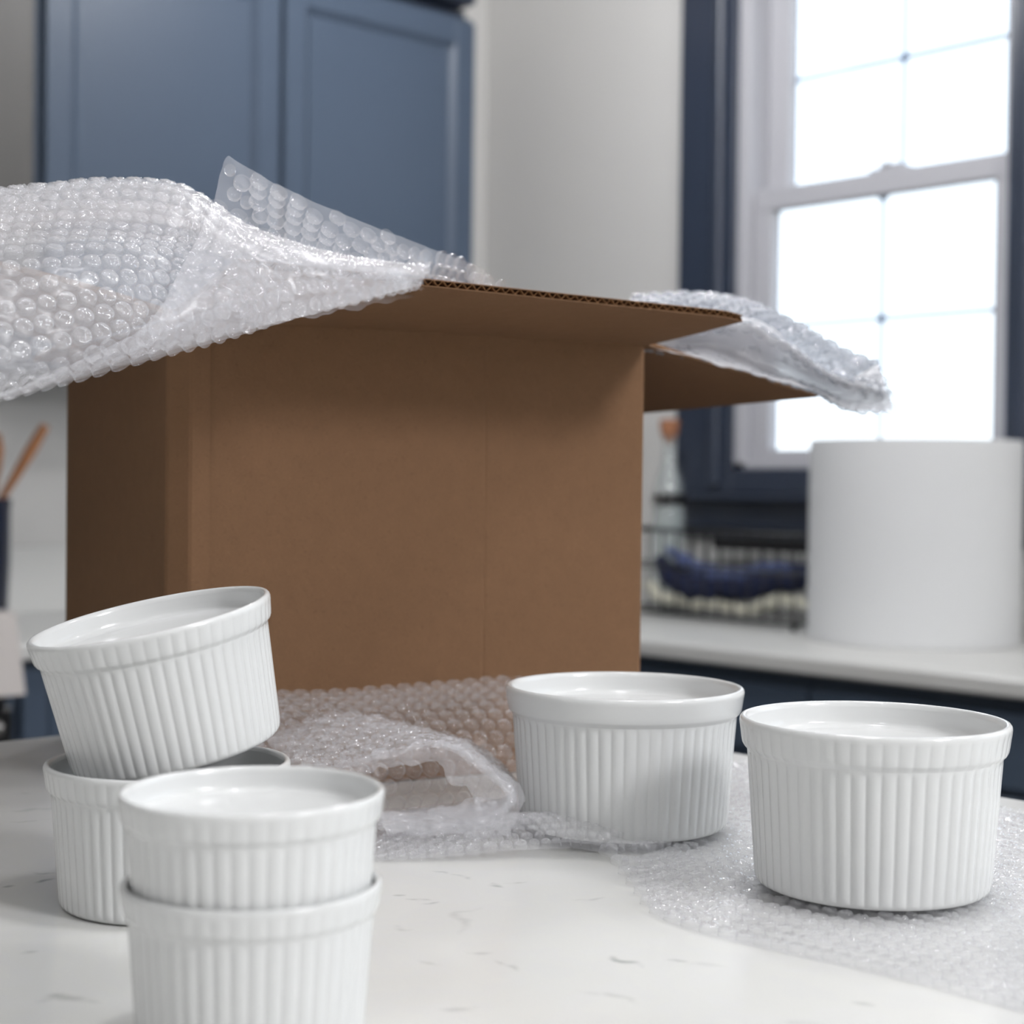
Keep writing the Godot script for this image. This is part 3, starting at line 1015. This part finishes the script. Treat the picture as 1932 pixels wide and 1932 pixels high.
	var net_c2 := [[Vector3(0.6966, 1.2928, -0.6543), Vector3(0.7247, 1.2831, -0.6272), Vector3(0.7519, 1.2738, -0.6022), Vector3(0.7717, 1.2667, -0.5841), Vector3(0.7926, 1.2566, -0.5758), Vector3(0.8160, 1.2559, -0.5611)],
		[Vector3(0.7108, 1.2935, -0.6711), Vector3(0.7521, 1.2939, -0.6469), Vector3(0.7779, 1.2826, -0.6232), Vector3(0.7874, 1.2720, -0.5969), Vector3(0.8003, 1.2623, -0.5769), Vector3(0.8155, 1.2609, -0.5616)],
		[Vector3(0.7068, 1.2973, -0.6652), Vector3(0.7470, 1.3051, -0.6244), Vector3(0.7630, 1.2945, -0.6029), Vector3(0.7797, 1.2759, -0.5809), Vector3(0.7974, 1.2701, -0.5646), Vector3(0.8089, 1.2683, -0.5608)],
		[Vector3(0.7204, 1.3020, -0.6759), Vector3(0.7632, 1.3105, -0.6299), Vector3(0.7815, 1.2937, -0.6064), Vector3(0.7920, 1.2754, -0.5832), Vector3(0.8096, 1.2778, -0.5711), Vector3(0.8137, 1.2772, -0.5673)],
		[Vector3(0.7326, 1.3027, -0.6851), Vector3(0.7812, 1.3100, -0.6405), Vector3(0.7947, 1.2896, -0.6146), Vector3(0.8055, 1.2733, -0.5911), Vector3(0.8242, 1.2834, -0.5807), Vector3(0.8263, 1.2841, -0.5788)]]
	spots = []
	lay_sheet(c, "film", func(u, v): return over(net_c, u, v), M.film_grey, 0.0098, 0.5, 0.87, -1.0, 0.0012, spots, 90, 40)
	lay_sheet(c, "folded_edge", func(u, v): return over(net_c2, u, v), M.film_bright, 0.0085, 0.5, 0.87, 1.0, 0.0016, spots, 110, 60, 0.1)
	blow_bubbles(c, spots, M.bubble_dense)

	# 3: crumpled wrap against the foot of the box
	var d := thing("bubble_wrap", "crumpled clear bubble wrap curling up against the foot of the box", "bubble wrap", Vector3.ZERO, "bubble wrap sheets")
	var net_d := [[Vector3(0.4077, 1.0517, -0.6328), Vector3(0.4339, 1.0513, -0.6333), Vector3(0.4682, 1.0512, -0.6262), Vector3(0.5101, 1.0514, -0.6177), Vector3(0.5507, 1.0510, -0.6008), Vector3(0.5619, 1.0510, -0.5973)],
		[Vector3(0.4064, 1.0781, -0.6313), Vector3(0.4365, 1.0764, -0.6376), Vector3(0.4723, 1.0758, -0.6320), Vector3(0.5131, 1.0755, -0.6217), Vector3(0.5607, 1.0718, -0.6120), Vector3(0.5686, 1.0665, -0.6047)],
		[Vector3(0.4173, 1.0917, -0.6485), Vector3(0.4506, 1.0925, -0.6586), Vector3(0.4871, 1.0925, -0.6523), Vector3(0.5320, 1.0921, -0.6451), Vector3(0.5740, 1.0919, -0.6270), Vector3(0.5821, 1.0879, -0.6195)],
		[Vector3(0.4391, 1.1011, -0.6827), Vector3(0.4779, 1.1027, -0.6987), Vector3(0.5129, 1.1020, -0.6870), Vector3(0.5561, 1.1034, -0.6745), Vector3(0.6042, 1.1056, -0.6603), Vector3(0.6127, 1.1046, -0.6525)]]
	var net_e := [[Vector3(0.4061, 1.0842, -0.5773), Vector3(0.4325, 1.0896, -0.5599), Vector3(0.4591, 1.0950, -0.5491), Vector3(0.4728, 1.0861, -0.5366), Vector3(0.4806, 1.0725, -0.5253), Vector3(0.4667, 1.0655, -0.5327), Vector3(0.4496, 1.0638, -0.5443), Vector3(0.4333, 1.0637, -0.5523)],
		[Vector3(0.4211, 1.0866, -0.6110), Vector3(0.4553, 1.0940, -0.6034), Vector3(0.4845, 1.0923, -0.5835), Vector3(0.4980, 1.0843, -0.5643), Vector3(0.5009, 1.0705, -0.5461), Vector3(0.4850, 1.0642, -0.5546), Vector3(0.4686, 1.0626, -0.5675), Vector3(0.4519, 1.0617, -0.5761)],
		[Vector3(0.4356, 1.0879, -0.6452), Vector3(0.4773, 1.0978, -0.6477), Vector3(0.5098, 1.0880, -0.6180), Vector3(0.5233, 1.0809, -0.5920), Vector3(0.5212, 1.0668, -0.5668), Vector3(0.5032, 1.0613, -0.5765), Vector3(0.4877, 1.0598, -0.5907), Vector3(0.4704, 1.0581, -0.5997)]]
	spots = []
	lay_sheet(d, "film", func(u, v): return over(net_d, u, v), M.film_clear, 0.0092, 0.5, 0.87, -1.0, 0.0012, spots, 80, 60)
	lay_sheet(d, "curled_film", func(u, v): return over(net_e, u, v), M.film_curl, 0.0092, 0.5, 0.87, -1.0, 0.0014, spots, 120, 70)
	var bunch := [Vector3(0.4061, 1.0842, -0.5773), Vector3(0.4252, 1.0878, -0.5652), Vector3(0.4464, 1.0924, -0.5554), Vector3(0.4616, 1.0929, -0.5468), Vector3(0.4703, 1.0853, -0.5361), Vector3(0.4767, 1.0740, -0.5262), Vector3(0.4724, 1.0672, -0.5247), Vector3(0.4600, 1.0658, -0.5320), Vector3(0.4447, 1.0653, -0.5420), Vector3(0.4315, 1.0657, -0.5500)]
	var fat := [0.0028, 0.0034, 0.0036, 0.0055, 0.0085, 0.0095, 0.0085, 0.0065, 0.0045, 0.003]
	var roll_up := func(u: float, v: float) -> Vector3:
		var p := along(bunch, u)
		var dir := (along(bunch, minf(u + 0.02, 1.0)) - along(bunch, maxf(u - 0.02, 0.0))).normalized()
		var s := dir.cross(Vector3(-0.676, 0.15, 0.737)).normalized()
		var t := s.cross(dir)
		var x := u * 9.0
		var r := lerpf(fat[mini(int(x), 9)], fat[mini(int(x) + 1, 9)], x - int(x))
		return p + (s * cos(v * TAU) + t * sin(v * TAU)) * r
	var loose := []
	lay_sheet(d, "bunched_end", roll_up, M.film_flat, 0.0085, 0.5, 0.87, -1.0, 0.0042, loose, 150, 36)
	blow_bubbles(d, spots, M.bubble_clear)

	# 4: the sheet spread flat under two ramekins
	var s := thing("bubble_wrap", "flat sheet of clear bubble wrap spread on the island under two ramekins", "bubble wrap", Vector3.ZERO, "bubble wrap sheets")
	var front := [Vector3(0.4221, 1.0500, -0.5493), Vector3(0.4509, 1.0500, -0.5281), Vector3(0.4797, 1.0500, -0.5095), Vector3(0.4973, 1.0500, -0.4950), Vector3(0.5007, 1.0500, -0.4795), Vector3(0.4734, 1.0500, -0.4401), Vector3(0.4495, 1.0500, -0.4058), Vector3(0.4465, 1.0500, -0.3656), Vector3(0.4515, 1.0500, -0.3245), Vector3(0.4537, 1.0500, -0.2855), Vector3(0.4528, 1.0500, -0.2401)]
	var back := [Vector3(0.4775, 1.0500, -0.6217), Vector3(0.5071, 1.0500, -0.6140), Vector3(0.5550, 1.0500, -0.6094), Vector3(0.6227, 1.0500, -0.6206), Vector3(0.6627, 1.0500, -0.6193), Vector3(0.7052, 1.0500, -0.6180), Vector3(0.7378, 1.0500, -0.6101), Vector3(0.7531, 1.0500, -0.5799), Vector3(0.7467, 1.0500, -0.5212), Vector3(0.7391, 1.0500, -0.4516), Vector3(0.7267, 1.0500, -0.3872)]
	var bumps := [[0.5082, -0.5193, 0.0340, 0.0210, 0.74, 0.0082], [0.4804, -0.5340, 0.0340, 0.0180, 0.74, 0.0065], [0.4580, -0.5470, 0.0350, 0.0150, 0.74, 0.0040], [0.5178, -0.4992, 0.0200, 0.0180, 0.74, 0.0035]]
	var lie := func(u: float, v: float) -> Vector3:
		var p := along(front, u).lerp(along(back, u), v)
		var y := TOP + 0.0006
		for b in bumps:
			var g := Vector2((p.x - b[0]) * cos(b[4]) + (p.z - b[1]) * sin(b[4]), (p.z - b[1]) * cos(b[4]) - (p.x - b[0]) * sin(b[4]))
			y += b[5] * exp(-(g.x * g.x / (b[2] * b[2]) + g.y * g.y / (b[3] * b[3])))
		return Vector3(p.x, y, p.z)
	spots = []
	lay_sheet(s, "film", lie, M.film_flat, 0.0079, 0.5, 0.87, -1.0, 0.0003, spots, 160, 70)
	blow_bubbles(s, spots, M.bubble_flat)


# ---------------------------------------------------------------- things at the back

func make_background_things():
	# roll of foam wrap on the window counter
	var roll := thing("foam_roll", "large white roll of packing foam standing on the window counter", "packing roll", Vector3(2.7159, 0.9205, -1.8129))
	var rows := []
	var hh := 0.384
	var line := []
	for i in 241:
		var a := -0.6 + TAU * i / 240 * 2.0
		line.append([a, 0.197 + 0.004 * i / 240 + 0.0012 * sin(a * 2.0 + 0.5)])
	for y in [0.0, 0.002, 0.2, 0.380, 0.384]:
		var row := PackedVector3Array()
		for p in line:
			var r: float = p[1] - (0.002 if y == 0.0 or y > 0.382 else 0.0)
			row.append(Vector3(cos(p[0]) * r, y, sin(p[0]) * r))
		rows.append(row)
	part("outer_layer", skin(rows, false, true), M.foam, roll)
	var prof := [[0.03, 0.001], [0.193, 0.001], [0.196, 0.003], [0.196, 0.381], [0.193, 0.383], [0.03, 0.383], [0.03, 0.001]]
	part("core", lathe(prof, 64), M.foam, roll)

	# dish rack of black wire with towels
	var rack := thing("dish_rack", "low black wire dish rack on the window counter behind the box", "dish rack")
	var x0 := 2.665
	var x1 := 2.905
	var z0 := -2.62
	var z1 := -2.06
	for y in [0.935, 1.035, 1.115]:
		var r := 0.004 if y > 1.1 else 0.003
		part("rail", bar([Vector3(x0, y, z0), Vector3(x0, y, z1), Vector3(x1, y, z1), Vector3(x1, y, z0), Vector3(x0, y, z0)], r, 8), M.black_wire, rack)
	for i in 15:
		var z := lerpf(z0, z1, i / 14.0)
		part("wire", bar([Vector3(x0, 1.115, z), Vector3(x0, 0.935, z), Vector3(x1, 0.935, z), Vector3(x1, 1.115, z)], 0.0026, 6), M.black_wire, rack)
	for x in [x0, x1]:
		for z in [z0, z1]:
			part("foot", bar([Vector3(x, 0.921, z), Vector3(x, 0.937, z)], 0.006, 8), M.black_wire, rack)
	part("tray", block_mesh(Vector3(2.862, 1.07, -2.45), Vector3(2.9, 1.098, z1 - 0.01), 0.004), M.black, rack)
	for k in [["navy_towel", "towel_navy", "dark navy knitted towel draped along the dish rack", [Vector3(2.7220, 1.0544, -2.4800), Vector3(2.7220, 1.0178, -2.4523), Vector3(2.7220, 0.9938, -2.3926), Vector3(2.7220, 0.9899, -2.3167), Vector3(2.7220, 0.9984, -2.2433), Vector3(2.7220, 1.0119, -2.1582), Vector3(2.7220, 1.0328, -2.0696)], [0.014, 0.026, 0.033, 0.036, 0.034, 0.033, 0.03]], ["blue_towel", "towel_blue", "faded blue towel fold lying on the navy towel in the rack", [Vector3(2.7150, 1.0734, -2.4470), Vector3(2.7150, 1.0515, -2.4107), Vector3(2.7150, 1.0306, -2.3566), Vector3(2.7150, 1.0186, -2.2964), Vector3(2.7150, 1.0237, -2.2380), Vector3(2.7150, 1.0383, -2.1671), Vector3(2.7150, 1.0399, -2.0845)], [0.008, 0.017, 0.02, 0.021, 0.02, 0.018, 0.014]], ["white_towel", "towel_white", "cream towel with lumpy fringe along the foot of the rack", [Vector3(2.7150, 0.9962, -2.5094), Vector3(2.7150, 0.9697, -2.4721), Vector3(2.7150, 0.9631, -2.3859), Vector3(2.7150, 0.9580, -2.2805), Vector3(2.7150, 0.9558, -2.2080), Vector3(2.7150, 0.9779, -2.1381), Vector3(2.7150, 0.9733, -2.0698)], [0.012, 0.018, 0.016, 0.018, 0.015, 0.018, 0.014]]]:
		var tw := thing(k[0], k[2], "towel")
		var pts := []
		var rad := []
		var n := FastNoiseLite.new()
		n.seed = 3
		n.frequency = 14.0
		for i in 61:
			var p := along(k[3], i / 60.0)
			pts.append(p + Vector3(0, n.get_noise_1d(p.z * 2.5) * 0.012, 0))
			var x := i / 60.0 * 6
			rad.append(lerpf(k[4][int(x)], k[4][mini(int(x) + 1, 6)], x - int(x)) * (1.0 + 0.5 * n.get_noise_1d(p.z * 6.0 + 9.0)))
		part("fold", bar(pts, rad, 20, 0.8), M[k[1]], tw)

	# bottle with a cork, and a jar in front of it
	var bt := thing("glass_bottle", "tall clear glass bottle with a cork stopper beside the window casing", "bottle", Vector3(2.8600, 0.9390, -2.5812))
	part("glass", lathe([[0.0, 0.004], [0.033, 0.004], [0.036, 0.01], [0.036, 0.25], [0.03, 0.29], [0.016, 0.325], [0.0155, 0.375], [0.018, 0.378], [0.018, 0.386], [0.012, 0.386], [0.012, 0.33], [0.026, 0.285], [0.033, 0.25], [0.033, 0.012], [0.0, 0.010]], 32), M.bottle_glass, bt)
	part("cork", lathe([[0.0, 0.372], [0.0115, 0.372], [0.013, 0.387], [0.021, 0.395], [0.0235, 0.424], [0.022, 0.428], [0.0, 0.428]], 24), M.cork, bt)
	var jar := thing("glass_jar", "glass jar with a dark lid and round steel clasp in front of the corked bottle", "jar", Vector3(2.7850, 0.9390, -2.5122))
	part("glass", lathe([[0.0, 0.003], [0.034, 0.003], [0.038, 0.01], [0.038, 0.2], [0.034, 0.22], [0.034, 0.228], [0.03, 0.228], [0.034, 0.2], [0.034, 0.012], [0.0, 0.01]], 32), M.bottle_glass, jar)
	part("lid", lathe([[0.0, 0.229], [0.036, 0.229], [0.038, 0.233], [0.038, 0.25], [0.034, 0.256], [0.0, 0.258]], 32), M.black, jar)
	var ring := []
	for i in 25:
		var a := TAU * i / 24
		ring.append(Vector3(-0.040, 0.245 + sin(a) * 0.011, cos(a) * 0.011))
	part("clasp", bar(ring, 0.003, 8), M.steel, jar)

	# range with hood, crock and wooden tools at the far left
	var rg := thing("range", "white kitchen range at the left edge with black oven door", "range")
	part("body", block_mesh(Vector3(0.53, 0.0, ZB + 0.01), Vector3(1.293, 0.935, -2.72), 0.004), M.black, rg)
	part("cooktop", block_mesh(Vector3(0.53, 0.935, ZB + 0.01), Vector3(1.293, 0.95, -2.74), 0.004), M.black, rg)
	var st := stool()
	var pl := [Vector3(0, 0.842, -2.625), Vector3(0, 0.981, -2.665), Vector3(0, 0.981, -2.735), Vector3(0, 0.842, -2.719)]
	for i in 4:
		var q: Vector3 = pl[i]
		var q2: Vector3 = pl[(i + 1) % 4]
		face(st, [q + Vector3(0.53, 0, 0), q2 + Vector3(0.53, 0, 0), q2 + Vector3(1.283, 0, 0), q + Vector3(1.283, 0, 0)], Vector3(0.9, 0.91, -2.68))
	for x in [0.53, 1.283]:
		var cap := []
		for q in pl:
			cap.append(q + Vector3(x, 0, 0))
		face(st, cap, Vector3(0.9, 0.91, -2.68))
	part("control_panel", done(st), M.range_white, rg)
	part("oven_door", block_mesh(Vector3(0.535, 0.2, -2.718), Vector3(1.288, 0.815, -2.68), 0.004), M.black, rg)
	part("handle", bar([Vector3(0.6, 0.785, -2.682), Vector3(0.6, 0.785, -2.64), Vector3(1.243, 0.785, -2.64), Vector3(1.243, 0.785, -2.682)], 0.014, 12), M.steel, rg)
	var hood := thing("range_hood", "plain grey steel range hood beside the wall cabinet at the left edge", "range hood")
	part("chimney", block_mesh(Vector3(0.62, 1.72, ZB + 0.005), Vector3(1.4695, 2.695, zu_hood()), 0.004), M.hood_steel, hood)
	part("canopy", block_mesh(Vector3(0.55, 1.62, ZB + 0.005), Vector3(1.47, 1.72, zu_hood() + 0.02), 0.01), M.hood_steel, hood)
	var crock := thing("utensil_crock", "navy ceramic crock holding wooden utensils at the left edge", "crock", Vector3(1.355, 0.951, -3.05))
	crock.position = Vector3(1.3563, 0.9505, -3.0200)
	part("pot", lathe([[0.0, 0.0], [0.068, 0.0], [0.074, 0.006], [0.078, 0.1], [0.078, 0.2], [0.08, 0.215], [0.078, 0.222], [0.072, 0.22], [0.071, 0.1], [0.066, 0.012], [0.0, 0.010]], 40), M.crock_navy, crock)
	var spoon := thing("wooden_spatula", "long wooden spatula leaning right out of the navy crock", "spatula")
	var sp := [Vector3(1.3565, 0.9800, -3.0200), Vector3(1.3765, 1.0600, -3.0100), Vector3(1.4015, 1.1680, -2.9800), Vector3(1.4265, 1.2139, -2.9700), Vector3(1.4587, 1.2655, -2.9700), Vector3(1.4870, 1.3135, -2.9700)]
	part("handle", bar(sp, [0.009, 0.009, 0.010, 0.013, 0.017, 0.014], 12, 0.6), M.spoon_wood, spoon)
	var spoon2 := thing("wooden_spoon", "wooden spoon standing upright in the navy crock, cut by the frame", "spoon")
	part("handle", bar([Vector3(1.3365, 0.9800, -3.0100), Vector3(1.3565, 1.0800, -3.0000), Vector3(1.3912, 1.1729, -2.9900), Vector3(1.3951, 1.2236, -2.9900), Vector3(1.3969, 1.2642, -2.9900), Vector3(1.3988, 1.2968, -2.9900)], [0.007, 0.007, 0.008, 0.018, 0.024, 0.012], 12, 0.5), M.spoon_wood, spoon2)


func zu_hood() -> float:
	return -2.985
